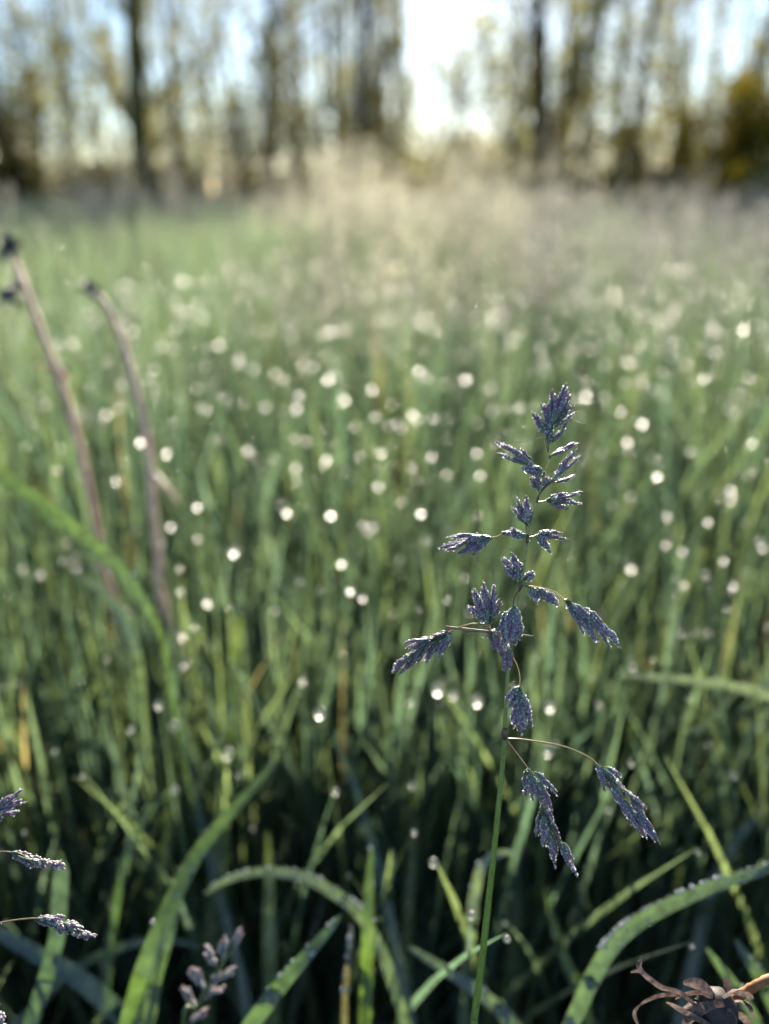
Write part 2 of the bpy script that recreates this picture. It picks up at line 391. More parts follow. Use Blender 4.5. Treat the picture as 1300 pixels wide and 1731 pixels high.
shrub('olive shrub with light gaps right of the mossy trunk', 395, 16, 70, 150, L_OLIVE, 900)
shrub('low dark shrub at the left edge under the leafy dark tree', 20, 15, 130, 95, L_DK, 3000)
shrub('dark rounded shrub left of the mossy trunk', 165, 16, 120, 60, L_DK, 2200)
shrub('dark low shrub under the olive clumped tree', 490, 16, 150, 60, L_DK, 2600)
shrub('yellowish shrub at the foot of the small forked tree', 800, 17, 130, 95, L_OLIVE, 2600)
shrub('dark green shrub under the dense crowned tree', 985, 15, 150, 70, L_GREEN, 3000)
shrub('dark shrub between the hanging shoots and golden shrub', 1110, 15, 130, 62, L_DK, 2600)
shrub('olive green shrub left of the straight dark trunk', 585, 18, 90, 62, L_OLIVE, 1400)
shrub('brown green shrub just right of the mossy trunk', 290, 18, 110, 62, L_DK, 1800)
shrub('brown shrub at the left foot of the bright opening', 680, 18, 110, 55, L_BROWN, 1800)
# brambles and low growth along the foot of the wood: nobody could count these
mb = MB()
cs = []; rs = []
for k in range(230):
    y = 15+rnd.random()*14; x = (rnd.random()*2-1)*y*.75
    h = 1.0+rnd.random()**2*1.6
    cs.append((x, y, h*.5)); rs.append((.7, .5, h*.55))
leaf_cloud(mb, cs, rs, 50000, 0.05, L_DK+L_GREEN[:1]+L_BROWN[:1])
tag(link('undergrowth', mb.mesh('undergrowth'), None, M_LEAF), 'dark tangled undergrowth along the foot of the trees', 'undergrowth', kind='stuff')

# ------------------------------------------------------------------ meadow
GREENS = np.array([(0.072, 0.098, 0.070), (0.086, 0.110, 0.072), (0.060, 0.090, 0.074), (0.110, 0.128, 0.064), (0.070, 0.094, 0.082)])
def meadow_blades(mb, x, y, h, wd, seg=6, lean=0.22, col=None, tipat=None):
    """Many blades at once. tipat fixes the tips (n,3)."""
    n = len(x)
    root = np.stack([x, y, np.full(n, -0.01)], 1)
    a = nr.random(n)*2*math.pi; l = h*lean*(nr.random(n)**1.5)*2
    if tipat is None:
        tip = root+np.stack([np.cos(a)*l, np.sin(a)*l, h], 1)
    else: tip = tipat
    mid = root*.5+tip*.5; mid[:, 2] += np.linalg.norm((tip-root)[:, :2], axis=1)*.22
    mid[:, :2] = root[:, :2]*.72+tip[:, :2]*.28
    t = np.linspace(0, 1, seg)[None, :, None]
    path = root[:, None]*(1-t)**2 + mid[:, None]*2*t*(1-t) + tip[:, None]*t*t
    ang = nr.random(n)*math.pi; tw = nr.normal(0, .7, n)
    th = ang[:, None]+tw[:, None]*t[None, 0, :, 0]
    s = np.stack([np.cos(th), np.sin(th), np.zeros_like(th)], -1)
    pr = np.clip(np.minimum(.7+t, 1)*np.sqrt(np.clip(1-t**2.4, 0, 1)), .04, 1)
    hw = wd[:, None, None]*.5*pr
    v = np.stack([path-s*hw, path+s*hw], 2).reshape(-1, 3)
    i = (np.arange(n)*seg*2)[:, None]+(np.arange(seg-1)*2)[None, :]
    f = np.stack([i, i+1, i+3, i+2], -1).reshape(-1, 4)
    if col is None: col = GREENS[nr.integers(0, len(GREENS), n)]*(0.75+.5*nr.random((n, 1)))
    dry = nr.random(n) < 0.012
    col[dry] = np.array([0.20, 0.15, 0.08])*(0.7+.5*nr.random((dry.sum(), 1)))
    mb.add(v, f, np.repeat(col, seg*2, axis=0))
    return tip
def wedge(n, r0, r1, half, power=2.0):
    r = (r0**power+(r1**power-r0**power)*nr.random(n))**(1/power)
    a = (nr.random(n)*2-1)*half
    return r*np.sin(a), r*np.cos(a)
md = MB()
tips = []
x, y = wedge(3200, .24, .9, R(48), 1.6)     # short young blades low in the sward
meadow_blades(md, x, y, .07+.13*nr.random(len(x)), .0022+.0025*nr.random(len(x)), 6, lean=.45)
x, y = wedge(1500, .2, 1.0, R(48), 1.6)     # last year's straw lying near the soil
a_ = nr.random(len(x))*6.28; l_ = .04+.10*nr.random(len(x))
meadow_blades(md, x, y, l_*0, .0015+.0025*nr.random(len(x)), 5, col=np.array([.22, .17, .10])*(.5+.8*nr.random((len(x), 1))),
              tipat=np.stack([x+np.cos(a_)*l_, y+np.sin(a_)*l_, .005+.09*nr.random(len(x))], 1))
for (n_, r0, r1, half, h0, h1, w0, w1, seg, pw) in (
        (4200, .31, .65, R(48), .19, .33, .002, .0046, 8, 1.6),
        (6000, .6, 1.6, R(42), .24, .40, .0025, .0052, 7, 1.8),
        (11000, 1.5, 5.0, R(40), .26, .45, .004, .008, 6, 1.7),
        (14000, 4.5, 24.0, R(42), .30, .52, .010, .022, 5, 1.5),
        (2500, .35, 2.5, R(180), .24, .40, .003, .006, 6, 2.0)):
    x, y = wedge(n_, r0, r1, half, pw)
    if half > 2: # behind and beside the camera
        k = (y < .15) & ~((np.abs(x) < .2) & (y > -.3)); x, y = x[k], y[k]
    hh = h0+(h1-h0)*nr.random(len(x)); ww = w0+(w1-w0)*nr.random(len(x))
    pale = np.clip((np.hypot(x, y)-.7)/2.5, 0, 1)[:, None]*.75  # farther blades paler: dewy tops, plus distance haze put into their colour
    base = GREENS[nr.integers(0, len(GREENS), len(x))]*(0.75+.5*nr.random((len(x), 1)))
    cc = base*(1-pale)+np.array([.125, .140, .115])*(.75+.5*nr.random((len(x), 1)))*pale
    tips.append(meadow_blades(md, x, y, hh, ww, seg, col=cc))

# dew beads that glow as discs in the blur: each hangs at the tip of a blade of its own
BEADS = [(500,549),(535,451),(311,474),(370,583),(405,605),(430,625),(466,630),(412,680),(449,687),(502,690),(292,712),(283,765),(360,741),(499,740),
(198,812),(210,782),(97,793),(138,802),(500,790),(553,775),(486,865),(635,703),(584,675),(629,657),(671,532),(713,445),(738,558),(710,545),(756,592),
(810,582),(833,532),(830,655),(752,650),(708,626),(787,640),(697,700),(655,720),(733,705),(806,765),(812,802),(806,715),(712,865),(681,848),
(630,887),(560,868),(578,950),(593,997),(614,1010),(397,932),(335,910),(352,1017),(305,960),(290,888),(335,855),(272,920),(307,998),
(134,1040),(70,970),(40,960),(265,1050),(312,1074),(1105,657),(1085,715),(1165,763),(1110,803),(1234,827),(1255,556),(1287,440),(1148,595),(1038,494),
(1024,472),(1057,610),(1057,648),(990,668),(1022,670),(1066,838),(1127,872),(1196,881),(1191,969),(1239,989),(1065,958),(1125,920),(1153,932),(1222,947),
(985,775),(1060,745),(693,1186),(740,1165),(806,1184),(766,1175),(541,1205),(294,1227),(268,1192),(139,1313),(93,1270),(222,1232),(385,1274),(405,1310),
(295,1335),(567,1338),(697,1327),(774,1363),(700,1407),(733,1458),(926,1270),(1067,1290),(1285,1230),(1180,1440),(1238,1310),(929,1194),
(857,1587),(1170,1600),(590,1480),(797,1547),(512,1150),(30,1155),(530,620),(480,640),(320,585),(295,590),(335,655),
(150,655),(125,580),(55,713),(20,590),(755,800),(730,770),(645,765),(610,770),(640,820),(555,640),(600,720),(470,560),(560,560),(880,560),(930,610),(960,520),
(430,520),(250,640),(225,560),(420,760),(350,690),(900,470),(780,480),(620,470),(420,470),(180,700),(240,745),(1190,640),(1240,700),(1000,590)]
def bead_depth(y): return float(np.interp(y, [440, 650, 850, 1050, 1250, 1450, 1600], [1.05, .68, .52, .42, .34, .28, .22]))
bead_me = None
def dome(seg=12, rings=8, upto=0.72):
    m = MB(); v = [(0, 0, 1)]
    for k in range(1, rings+1):
        th = math.pi*upto*k/rings
        for j in range(seg):
            a = 2*math.pi*j/seg; v.append((math.sin(th)*math.cos(a), math.sin(th)*math.sin(a), math.cos(th)))
    f3 = [(0, 1+j, 1+(j+1) % seg) for j in range(seg)]
    f4 = [(1+(k-1)*seg+j, 1+k*seg+j, 1+k*seg+(j+1) % seg, 1+(k-1)*seg+(j+1) % seg) for k in range(1, rings) for j in range(seg)]
    m.add(v, np.array(f4)); m.f.append(np.array(f3, dtype=np.int32))
    return m
bead_me = dome().mesh('dew_bead'); bead_me.materials.append(M_DEW)
bx, by, bt, bh = [], [], [], []
for (px, py) in BEADS:
    d = bead_depth(py)*(0.9+.2*rnd.random()); c = P(px, py, d)
    r = (0.00085+0.0013*rnd.random()**2)*(0.6+0.9*min(d, 1.0))*(.8+.7*min(max(py-600, 0)/350, 1))*(.6 if py > 1330 else .85 if py > 1150 else 1)
    o = bpy.data.objects.new('dew_drop', bead_me); COL.objects.link(o)
    o.location = c; o.scale = (r, r, r)
    q = (CAM-c).normalized()+Vector((rnd.gauss(0, .15), rnd.gauss(0, .15), -0.25))
    o.rotation_euler = q.to_track_quat('Z', 'Y').to_euler()
    zone = ('in the far meadow under the pale seed heads' if py < 600 else 'low among the near grass blades' if py > 1100 else
            'beside the dried stalks at left' if px < 280 else 'in the meadow left of the purple panicle' if px < 880 else 'in the meadow right of the purple panicle')
    tag(o, 'pale disc of a blurred dew drop '+zone, 'dew drop', 'dew drops '+zone)
    ln = nr.normal(0, .06, 2)
    bx.append(c.x+ln[0]); by.append(max(c.y+abs(ln[1])*.6, .27)); bt.append((c.x, c.y+.001, c.z+r*1.0)); bh.append(c.z)
bt = np.array(bt)
meadow_blades(md, np.array(bx), np.array(by), np.array(bh), .0028+.002*nr.random(len(bx)), 10, tipat=bt)
tag(link('meadow_grass', md.mesh('meadow_grass'), None, M_BLADE), 'tall green meadow grass filling the field behind the panicle', 'grass', kind='stuff')

# small beads too many to count
sm = MB(); dv = dome(6, 4, .75); dvv = np.concatenate(dv.v)
near, mid_, far_ = tips[0], tips[1], tips[2]
sel = np.concatenate([near[nr.random(len(near)) < .35], mid_[nr.random(len(mid_)) < .9], far_[nr.random(len(far_)) < .2]])
down = np.concatenate([np.zeros(len(sel)), nr.random(len(sel))*.10])   # at the tip, and further down the blade
sel = np.concatenate([sel, sel+nr.normal(0, .006, sel.shape)*[1, 1, .2]])
for p, dz in zip(sel, down):
    dist = math.hypot(p[0], p[1])
    r = (0.00025+.00125*nr.random()**(4.5 if p[2] < .28 else 3.2))*min(1.35, .6+dist*.6)
    q = (CAM-Vector(p)).normalized()+Vector((rnd.gauss(0, .3), rnd.gauss(0, .3), -.2))
    m = np.array(q.to_track_quat('Z', 'Y').to_matrix())
    vv = (dvv*r)@m.T+p+[0, -.001, -r*.8-dz]
    n0 = sm.n; sm.add(vv, dv.f[0]); sm.f.append(dv.f[1]+n0)
tag(link('fine_dew', sm.mesh('fine_dew'), None, M_DEW), 'fine dew glinting on the meadow grass', 'dew', kind='stuff')

# pale seed heads standing over the meadow
sh = MB()
def seed_heads(mb, n, r0, r1, a0, a1, h0, h1, col):
    for k in range(n):
        if k % 7 == 0:      # the grass flowers in loose tufts
            r = r0+(r1-r0)*rnd.random()**.8; a = a0+(a1-a0)*rnd.random(); hk = rnd.random(); c0 = np.array([r*math.sin(a), r*math.cos(a), 0])
        b = c0+np.array([rnd.gauss(0, .05*r**.7), rnd.gauss(0, .08), 0]); h = h0+(h1-h0)*(.65*hk+.35*rnd.random())
        l = nr.normal(0, .05, 2); t = b+np.array([l[0], l[1], h])
        path = spline([b, (b+t)/2+np.array([0, 0, .01]), t], 6)
        c = np.array(col)*(0.75+.5*rnd.random())
        tube(mb, path, [.0011*max(1, r/2.5), .0006*max(1, r/2.5)], 4, c*.8)
        m = 60; hl = .10+.07*rnd.random()
        u = nr.random(m); q = t-np.array([0, 0, hl])*u[:, None]*[1, 1, 1]
        sp = (0.005+.034*u*(1.15-u))[:, None]
        dd = nr.standard_normal((m, 3))*[1, 1, .5]; p = q+dd*sp
        ax = dd*.4+np.array([0, 0, 1.0]); ax /= np.linalg.norm(ax, axis=1, keepdims=True)
        sd_ = np.cross(ax, nr.standard_normal((m, 3))); sd_ /= np.linalg.norm(sd_, axis=1, keepdims=True)
        s = .0035*max(1, r/2.2)**.6
        v = np.stack([p-ax*s, p-sd_*s*.4, p+ax*s, p+sd_*s*.4], 1).reshape(-1, 3)
        mb.add(v, np.arange(m*4).reshape(-1, 4), np.repeat(c[None]*(0.8+.4*nr.random((m, 1))), 4, axis=0))
SEEDC = (0.42, 0.405, 0.34); SEEDD = (0.26, 0.265, 0.25)
seed_heads(sh, 260, 1.3, 4.0, R(-6), R(8), .44, .58, SEEDC)
seed_heads(sh, 70, .9, 1.6, R(-6), R(9), .36, .45, SEEDC)
seed_heads(sh, 90, 1.5, 3.4, R(-7), R(8), .50, .68, SEEDC)
seed_heads(sh, 45, 1.6, 3.4, R(-28), R(28), .50, .64, SEEDD)
seed_heads(sh, 130, .9, 2.6, R(11), R(30), .41, .52, (.275, .26, .275))
seed_heads(sh, 420, 1.5, 8.0, R(-33), R(33), .42, .56, SEEDD)
seed_heads(sh, 300, 4.0, 14.0, R(-33), R(33), .48, .66, SEEDC)
seed_heads(sh, 60, 1.0, 2.5, R(8), R(28), .40, .52, SEEDD)
tag(link('seed_heads', sh.mesh('seed_heads'), None, M_SEED), 'pale beige flowering grass heads hazing over the meadow', 'seed heads', kind='stuff')

# ------------------------------------------------------------------ blades one can tell apart
def micro_drops(points, normals, radii, name, parent, mat=None, sg=6, rg=4):
    m = MB(); dv = dome(sg, rg, .8); dvv = np.concatenate(dv.v)
    for p, nrm, r in zip(points, normals, radii):
        q = Vector(nrm).to_track_quat('Z', 'Y').to_matrix()
        vv = (dvv*r)@np.array(q).T+p
        n0 = m.n; m.add(vv, dv.f[0]); m.f.append(dv.f[1]+n0)
    return tag(link(name, m.mesh(name), parent, mat or M_MICRO), kind='stuff')
G1, G2, G3, GY, GB = (0.065, 0.110, 0.055), (0.060, 0.100, 0.065), (0.055, 0.090, 0.065), (0.14, 0.18, 0.035), (0.085, 0.120, 0.105)  # GY has sunlit yellow painted in, GB the blue sheen of the sky
def blade(label, pts, wpx, col=G1, colb=None, drops=0, twist=0.5, fold=.25, tip_taper=True, ground=True, prof=None):
    """pts: (px, py, depth) from the tip down to where the blade leaves the picture or the tangle."""
    pts = [(x_, y_, d_*1.28) for x_, y_, d_ in pts]
    P3 = [np.array(P(*p)) for p in pts][::-1]
    low = P3[0]
    if ground:
        d = low-P3[1]; d = d/np.linalg.norm(d)
        z = low[2]; k_ = min(.5*z/max(-d[2], .25), .7*z); mid = low+d*k_; mid[1] = max(mid[1], .10)
        foot = np.array([mid[0]+d[0]*z*.12, max(mid[1], .11)+.015, -.01])
        P3 = [foot, mid]+P3
    path = spline(P3, 12*len(P3))
    view = path-np.array(CAM)
    t = np.gradient(path, axis=0)
    side = np.cross(t, view); side /= np.linalg.norm(side, axis=1, keepdims=True)
    vn = view/np.linalg.norm(view, axis=1, keepdims=True)
    x = np.linspace(0, 1, len(path))
    ph = twist*np.sin(x*3+rnd.random()*3)
    side = side*np.cos(ph)[:, None]+vn*np.sin(ph)[:, None]
    dm = float(np.mean([p[2] for p in pts])); wd = W(wpx, dm)
    root = tag(empty('grass_shoot', tuple(path[0])), label, 'grass blade', 'single blades near the camera')
    mb = MB(); s = ribbon(mb, path, wd, side, fold, col, colb, prof)
    o = link('blade', mb.mesh('blade'), root, M_NEAR)
    if drops:
        k = nr.integers(int(len(path)*.45), len(path)-1, drops)
        e = np.where(nr.random(drops) < .55, np.sign(s[k][:, 2]+.001), nr.uniform(-1, 1, drops))[:, None]
        pr = np.sqrt(np.clip(1-x[k]**2.6, 0.0, 1))[:, None]
        pp = path[k]+s[k]*e*wd*.5*pr-vn[k]*.0004
        micro_drops(pp, -vn[k]+nr.normal(0, .3, (drops, 3)), .0002+.0005*nr.random(drops)**2, 'dew_drops', root)
    return root

blade('broad blade arching in from the left edge with blue sheen near its bend', [(-60,760,.25),(0,803,.245),(100,878,.24),(180,942,.24),(240,1015,.24),(275,1085,.245),(292,1180,.26)], 28, (.06,.10,.09), (.085,.13,.035), 30, .1, prof=lambda x: np.interp(x, [0, .4, .55, .75, 1], [.2, .35, .8, 1, .8]))  # sky sheen at the bend and sunlit green beyond it painted as colour
blade('broad folded blade rising from the lower left towards the centre', [(474,1278,.24),(400,1362,.225),(335,1440,.215),(283,1540,.205),(243,1640,.20),(215,1740,.20)], 31, (.07,.12,.06), (0.10,.15,.05), 20, .25)
blade('narrow blue green blade tucked under the broad folded blade', [(305,1520,.215),(283,1590,.21),(262,1660,.21),(248,1740,.21)], 26, GB, G2, 0, .2)
blade('thick dew edged blade arching in from the right edge', [(1360,1445,.20),(1300,1467,.195),(1200,1500,.19),(1100,1546,.19),(1040,1592,.19),(1000,1655,.19),(962,1740,.19)], 28, (.075,.12,.075), (.085,.125,.09), 160, .25)
blade('thin arching blade left of the flower stem in the bottom of the picture', [(345,1512,.235),(380,1490,.23),(440,1474,.225),(510,1482,.22),(560,1507,.22),(608,1545,.22),(650,1620,.22),(690,1740,.22)], 20, (.08,.115,.10), (.10,.135,.12), 60, .3)
blade('upright blue blade behind the two small seed spikes at left', [(104,1455,.20),(100,1520,.20),(96,1580,.20),(78,1650,.20),(48,1740,.20)], 26, (0.05,.09,.085), (0.06,.10,.10), 6, .15, prof=lambda x: np.clip(np.minimum(.6+x, 1)*(1-np.clip((x-.93)/.07, 0, 1)**2*.6), .1, 1))
blade('dark blade crossing the lower left corner', [(-40,1550,.235),(0,1578,.23),(60,1612,.225),(130,1652,.22),(200,1712,.22),(240,1760,.22)], 32, G3, G3, 6, .2)
blade('yellow tipped upright blade above the broad folded blade', [(294,1232,.30),(288,1330,.30),(282,1420,.30),(268,1520,.30),(262,1640,.31)], 20, G1, GY, 4, .4)
blade('upright blade with a sunlit yellow patch left of the thin arching blade', [(452,1400,.28),(455,1500,.275),(455,1600,.27),(460,1740,.27)], 24, G2, GY, 4, .4)  # the patch of sun is mixed into the upper blade colour
blade('pointed blade slanting up to the right at the bottom centre', [(578,1546,.20),(540,1590,.195),(500,1635,.19),(455,1690,.19),(415,1745,.19)], 28, G1, G2, 24, .2)
blade('bright yellow green upright blade at the bottom centre', [(628,1430,.22),(624,1500,.215),(622,1580,.21),(618,1740,.21)], 24, (.075,.125,.035), (.10,.15,.04), 4, .2)  # sunlit brightness painted into this blade's own colours
blade('long blade curving down to the right of the bright yellow green blade', [(555,1225,.30),(590,1305,.295),(618,1390,.29),(642,1480,.28),(668,1600,.275),(695,1740,.27)], 18, G2, G2, 10, .4)
blade('bluish blade drooping towards the base of the flower stem', [(690,1600,.22),(740,1632,.22),(800,1670,.22),(850,1712,.22),(880,1750,.22)], 24, (.09,.125,.115), GB, 12, .2)
blade('small hooked blade beside the flower stem under the hanging spikelets', [(872,1443,.225),(845,1443,.225),(815,1465,.22),(803,1510,.22),(797,1560,.22),(790,1640,.23)], 20, (.09,.12,.11), (.11,.14,.13), 8, .2)
blade('pale blade lying almost level at the right edge', [(1045,1142,.25),(1110,1146,.245),(1180,1152,.24),(1250,1163,.24),(1330,1190,.24),(1400,1260,.25)], 19, (.12,.15,.14), (.12,.15,.14), 20, .2)
blade('short narrow blade left of the thick dew edged blade', [(918,1495,.25),(935,1560,.25),(955,1620,.25),(985,1690,.25),(1010,1760,.25)], 18, G1, (.09,.14,.03), 3, .3)
blade('short pointed blade just above the dried flower head', [(1193,1602,.20),(1222,1640,.20),(1250,1680,.20),(1285,1740,.20)], 22, GB, G2, 3, .2)
blade('short blunt blade at the right edge above the dried flower head', [(1243,1588,.215),(1270,1630,.21),(1295,1670,.21),(1330,1740,.21)], 26, G2, G2, 3, .2)
blade('slender blade curving up left of the broad folded blade', [(300,1322,.26),(250,1378,.255),(212,1455,.25),(190,1560,.25),(178,1660,.25),(170,1740,.25)], 18, G1, G2, 3, .3)
blade('straight slanting blade between broad folded blade and yellow patched blade', [(318,1295,.30),(345,1420,.295),(375,1530,.29),(405,1640,.285),(425,1740,.28)], 18, G2, G2, 4, .4)
blade('upright green blade left of the flower stem', [(702,1300,.32),(698,1420,.315),(690,1540,.31),(684,1680,.31)], 17, G1, GY, 4, .5)
blade('wide soft blade right of the flower stem behind the hanging spikelets', [(890,1350,.34),(880,1450,.335),(868,1560,.33),(860,1680,.33)], 26, G1, (.08,.13,.03), 0, .4)
blade('soft upright blade between the two lower drooping spikes', [(988,1230,.38),(1005,1330,.375),(1015,1450,.37),(1020,1600,.37)], 26, G1, G1, 0, .4)
blade('tall soft blade below the level pale blade at right', [(1170,1175,.40),(1172,1300,.39),(1160,1420,.385),(1150,1560,.38)], 28, G2, GB, 0, .4)
blade('faint blue blade slanting at the right below the level pale blade', [(1300,1360,.30),(1245,1420,.30),(1205,1500,.30),(1180,1600,.30)], 22, GB, GB, 0, .3)
blade('green blade with bright tip in the middle left', [(408,1040,.31),(396,1110,.31),(388,1200,.30),(380,1320,.30)], 24, G1, GY, 0, .3)
blade('curved pale blade below the broad arching blade at left', [(120,965,.29),(170,1000,.29),(205,1040,.29),(230,1110,.29),(240,1220,.30)], 20, GB, GB, 4, .2)
blade('dim blade crossing low at the bottom left centre', [(340,1600,.25),(280,1590,.25),(210,1600,.25),(120,1640,.26),(60,1700,.26)], 16, G3, G3, 0, .2)
blade('dewy dry reddish blade at the bottom centre', [(596,1560,.215),(590,1610,.21),(584,1670,.21),(582,1740,.21)], 11, (.12,.105,.08), (.13,.11,.085), 40, .2)

# ------------------------------------------------------------------ spikelets
def spikelet_mesh(seed, pale=False):
    g_ = np.random.default_rng(seed); m = MB()
    def floret(z0, z1, off, ph, wd, kind):
        nst, sides = 8, 7
        t = np.linspace(0, 1, nst); c = []
        a = np.linspace(0, 2*math.pi, sides, endpoint=False)
        d = np.array([math.cos(ph), math.sin(ph)])
        v = []; col = []
        for q in t:
            r = wd*(np.sin(math.pi*min(q*.92+.06, 1))**.8*(1-.25*q)) if q < .999 else .004
            cx = off*(0.15+.85*math.sin(q*2.1))
            ctr = np.array([d[0]*cx, d[1]*cx*.8, z0+(z1-z0)*q])
            for b in a:
                # keeled section
                kk = 1+.22*max(0, math.cos(b))**3
                lx, ly = math.cos(b)*r*.85*kk, math.sin(b)*r
                x_ = d[0]*lx-d[1]*ly; y_ = (d[1]*lx+d[0]*ly)*.8
                v.append(ctr+[x_, y_, 0])
                g0 = np.array([.15, .21, .15]); pu = (np.array([.44, .34, .34]) if pale else np.array([.25, .165, .25]))*g_.uniform(.6, 1.25); ti = np.array([.34, .25, .26])
                u = min(max((q*(z1-z0)+z0-.12)/.35, 0), 1)
                cc = g0*(1-u)+pu*u
                if q > .86: cc = cc*(1-(q-.86)/.14)+ti*((q-.86)/.14)
                edge = abs(math.sin(b))**8*.35*u
                cc = cc*(1-edge)+np.array([.30, .24, .28])*edge
                col.append(cc*(.8+.4*g_.random()))
        i = np.arange(nst-1)[:, None]*sides; j = np.arange(sides)[None, :]; k = (j+1) % sides
        f = np.stack([i+j, i+k, i+sides+k, i+sides+j], -1).reshape(-1, 4)
        m.add(np.array(v), f, np.array(col))
    nf = int(g_.integers(6, 8))
    floret(0.0, .55, .13, 0.2+g_.normal(0, .2), .19, 0)
    floret(0.0, .60, .13, math.pi+g_.normal(0, .2), .20, 0)
    for q in range(nf):
        z0 = .06+.60*q/nf; ph = (q % 2)*math.pi+(q % 3-1)*.55+g_.normal(0, .25)
        floret(z0, min(z0+.38+.06*g_.random(), .97) if q < nf-1 else 1.0, .27*(1-.5*q/nf), ph, .225*(1-.3*q/nf), 1)
    return m
SPV = []
for s_ in range(7):
    m = spikelet_mesh(100+s_); me = m.mesh('spikelet'); me.materials.append(M_SPIKE)
    SPV.append((me, np.concatenate(m.v)))

SPALE = []
for s_ in range(5):
    m = spikelet_mesh(200+s_, True); me = m.mesh('spikelet'); me.materials.append(M_SPIKE)
    SPALE.append((me, np.concatenate(m.v)))

def cluster(parent, spikes, depth, dew=1.0, bigdew=0, jitter=1.0, wk=1.36, pale=0.0):
    """spikes: (bx, by, tx, ty, width) in pixels of the photograph, at about the given depth."""
    cx = sum(s[0] for s in spikes)/len(spikes); cyy = sum(s[1] for s in spikes)/len(spikes)
    hub = MB()
    base = np.array(P(spikes[0][0], spikes[0][1], depth))
    pts, nrm, rad = [], [], []
    bpts, bnrm, brad = [], [], []
    objs = []
    for k, (ax, ay, tx, ty, wp) in enumerate(spikes):
        ln = W(math.hypot(tx-ax, ty-ay), depth)
        d0 = depth+rnd.gauss(0, .0008)*jitter; d1 = depth+rnd.gauss(0, .18*ln)*jitter
        b = np.array(P(ax, ay, d0)); t = np.array(P(tx, ty, d1))
        tube(hub, spline([base, (base+b)/2+nr.normal(0, .0002, 3), b+(t-b)*.12], 5), [.00022, .00018, .00013], 5, (.06, .10, .06))
        L_ = np.linalg.norm(t-b); q = Vector(t-b).to_track_quat('Z', 'Y').to_matrix()
        roll = Matrix.Rotation(rnd.uniform(-.6, .6)+(math.pi if rnd.random() < .5 else 0), 3, 'Z')
        wd = W(wp, depth)*wk
        m3 = np.array(q @ roll) @ np.diag([wd, wd, L_])
        me, sv = rnd.choice(SPALE if rnd.random() < pale else SPV)
        M4 = Matrix([list(m3[r_])+[b[r_]] for r_ in range(3)]+[[0, 0, 0, 1]])
        objs.append((me, M4))
        nd = int(dew**1.5*(14+74*ln/.006*wd/.002))
        sel = nr.integers(0, len(sv), nd); pv = sv[sel]@m3.T+b
        axis = (t-b)/L_; rel = pv-b; nn = rel-np.outer(rel@axis, axis); nl = np.linalg.norm(nn, axis=1, keepdims=True)+1e-9
        nn = nn/nl
        # wet side: where the night's dew settled, on every outer face; keep the outermost points
        keep = nl[:, 0] > wd*.14
        pv, nn = pv[keep]+nr.normal(0, .00008, (keep.sum(), 3)), nn[keep]
        pts += list(pv); nrm += list(nn+np.array([0, 0, .3])); rad += list(.00007+.00024*nr.random(len(pv))**2.6)
        for _ in range(int(bigdew*rnd.random()*2+.5)):
            i = rnd.randrange(len(pv)) if len(pv) else 0
            if len(pv): bpts.append(pv[i]); bnrm.append(nn[i]+np.array([0, -.8, .2])); brad.append(.0004+.0003*rnd.random())
    root = link('spikelet_cluster', hub.mesh('cluster_stalk'), parent, M_STEM)
    for me, M4 in objs:
        o = bpy.data.objects.new('spikelet', me); COL.objects.link(o); o.parent = root
        o.matrix_parent_inverse = Matrix.Translation(-Vector(parent.location)) if False else Matrix.Identity(4)
        o.matrix_local = M4
    if pts:
        dm = micro_drops(pts, nrm, rad, 'dew_drops', None)
        dm.parent = root
    if bpts:
        dm = micro_drops(bpts, bnrm, brad, 'large_dew_drops', None, M_CLEAR, 12, 8); dm.parent = root
    return root
def branch(parent, pts, depth, wpx=3.0, col=(.10, .10, .07), col2=None, depth2=None):
    n_ = len(pts); d2 = depth if depth2 is None else depth2
    path = spline([np.array(P(x, y, depth+(d2-depth)*k/max(n_-1, 1))) for k, (x, y) in enumerate(pts)], 6*n_)
    mb = MB(); r = W(wpx, depth)*.5
    tube(mb, path, [r*1.15, r, r*.8], 7, col, .05)
    return link('branch', mb.mesh('branch'), parent, M_STEM)

D = FOCUS
pan = tag(empty('grass_panicle', (0, 0, 0)), 'dew covered purple grass panicle on a green stem in sharp focus', 'grass panicle')
stem_px = [(926,762,D),(929,775,D),(921,800,D),(910,840,D),(901,870,D),(892,910,D),(887,950,D),(879,992,D+.0005),(868,1050,D+.001),(859,1130,D+.002),(855,1200,D+.003),
           (852,1262,D+.005),(846,1330,D+.007),(838,1410,D+.009),(826,1520,D+.013),(815,1620,D+.017),(800,1735,D+.021),(792,1800,D+.025)]
sp3 = [np.array(P(*p)) for p in stem_px]
foot = np.array([sp3[-1][0]-.012, sp3[-1][1]+.02, -.01])
pan.location = Vector(foot)
path = spline(sp3+[sp3[-1]*.45+foot*.55+np.array([0, -.003, 0]), foot], 110)
zz = path[:, 2]; zt = zz.max()
mb = MB()
rr = np.interp(zt-zz, [0, .03, .045, .075, .12, .3], [.00018, .00032, .00042, .0006, .00085, .0012])
sc_ = np.interp(zt-zz, [0, .05, .09, .2], [0, 0.4, 1, 1])
cols = np.array([.21, .25, .13])[None]*(1-sc_[:, None])+np.array([.22, .30, .07])[None]*sc_[:, None]
tube(mb, path, list(rr), 10, cols)
# nodes where branches leave
for (x, y) in ((892,910),(879,992),(855,1252),(910,845),(929,772)):
    k = np.argmin(np.linalg.norm(path-np.array(P(x, y, D)), axis=1)); seg_ = path[max(k-1, 0):k+2]
    tube(mb, spline([seg_[0], seg_[1], seg_[2]], 5), [rr[k]*1.0, rr[k]*1.7, rr[k]*1.0], 8, (.13, .11, .07))
link('stem', mb.mesh('stem'), pan, M_STEM)

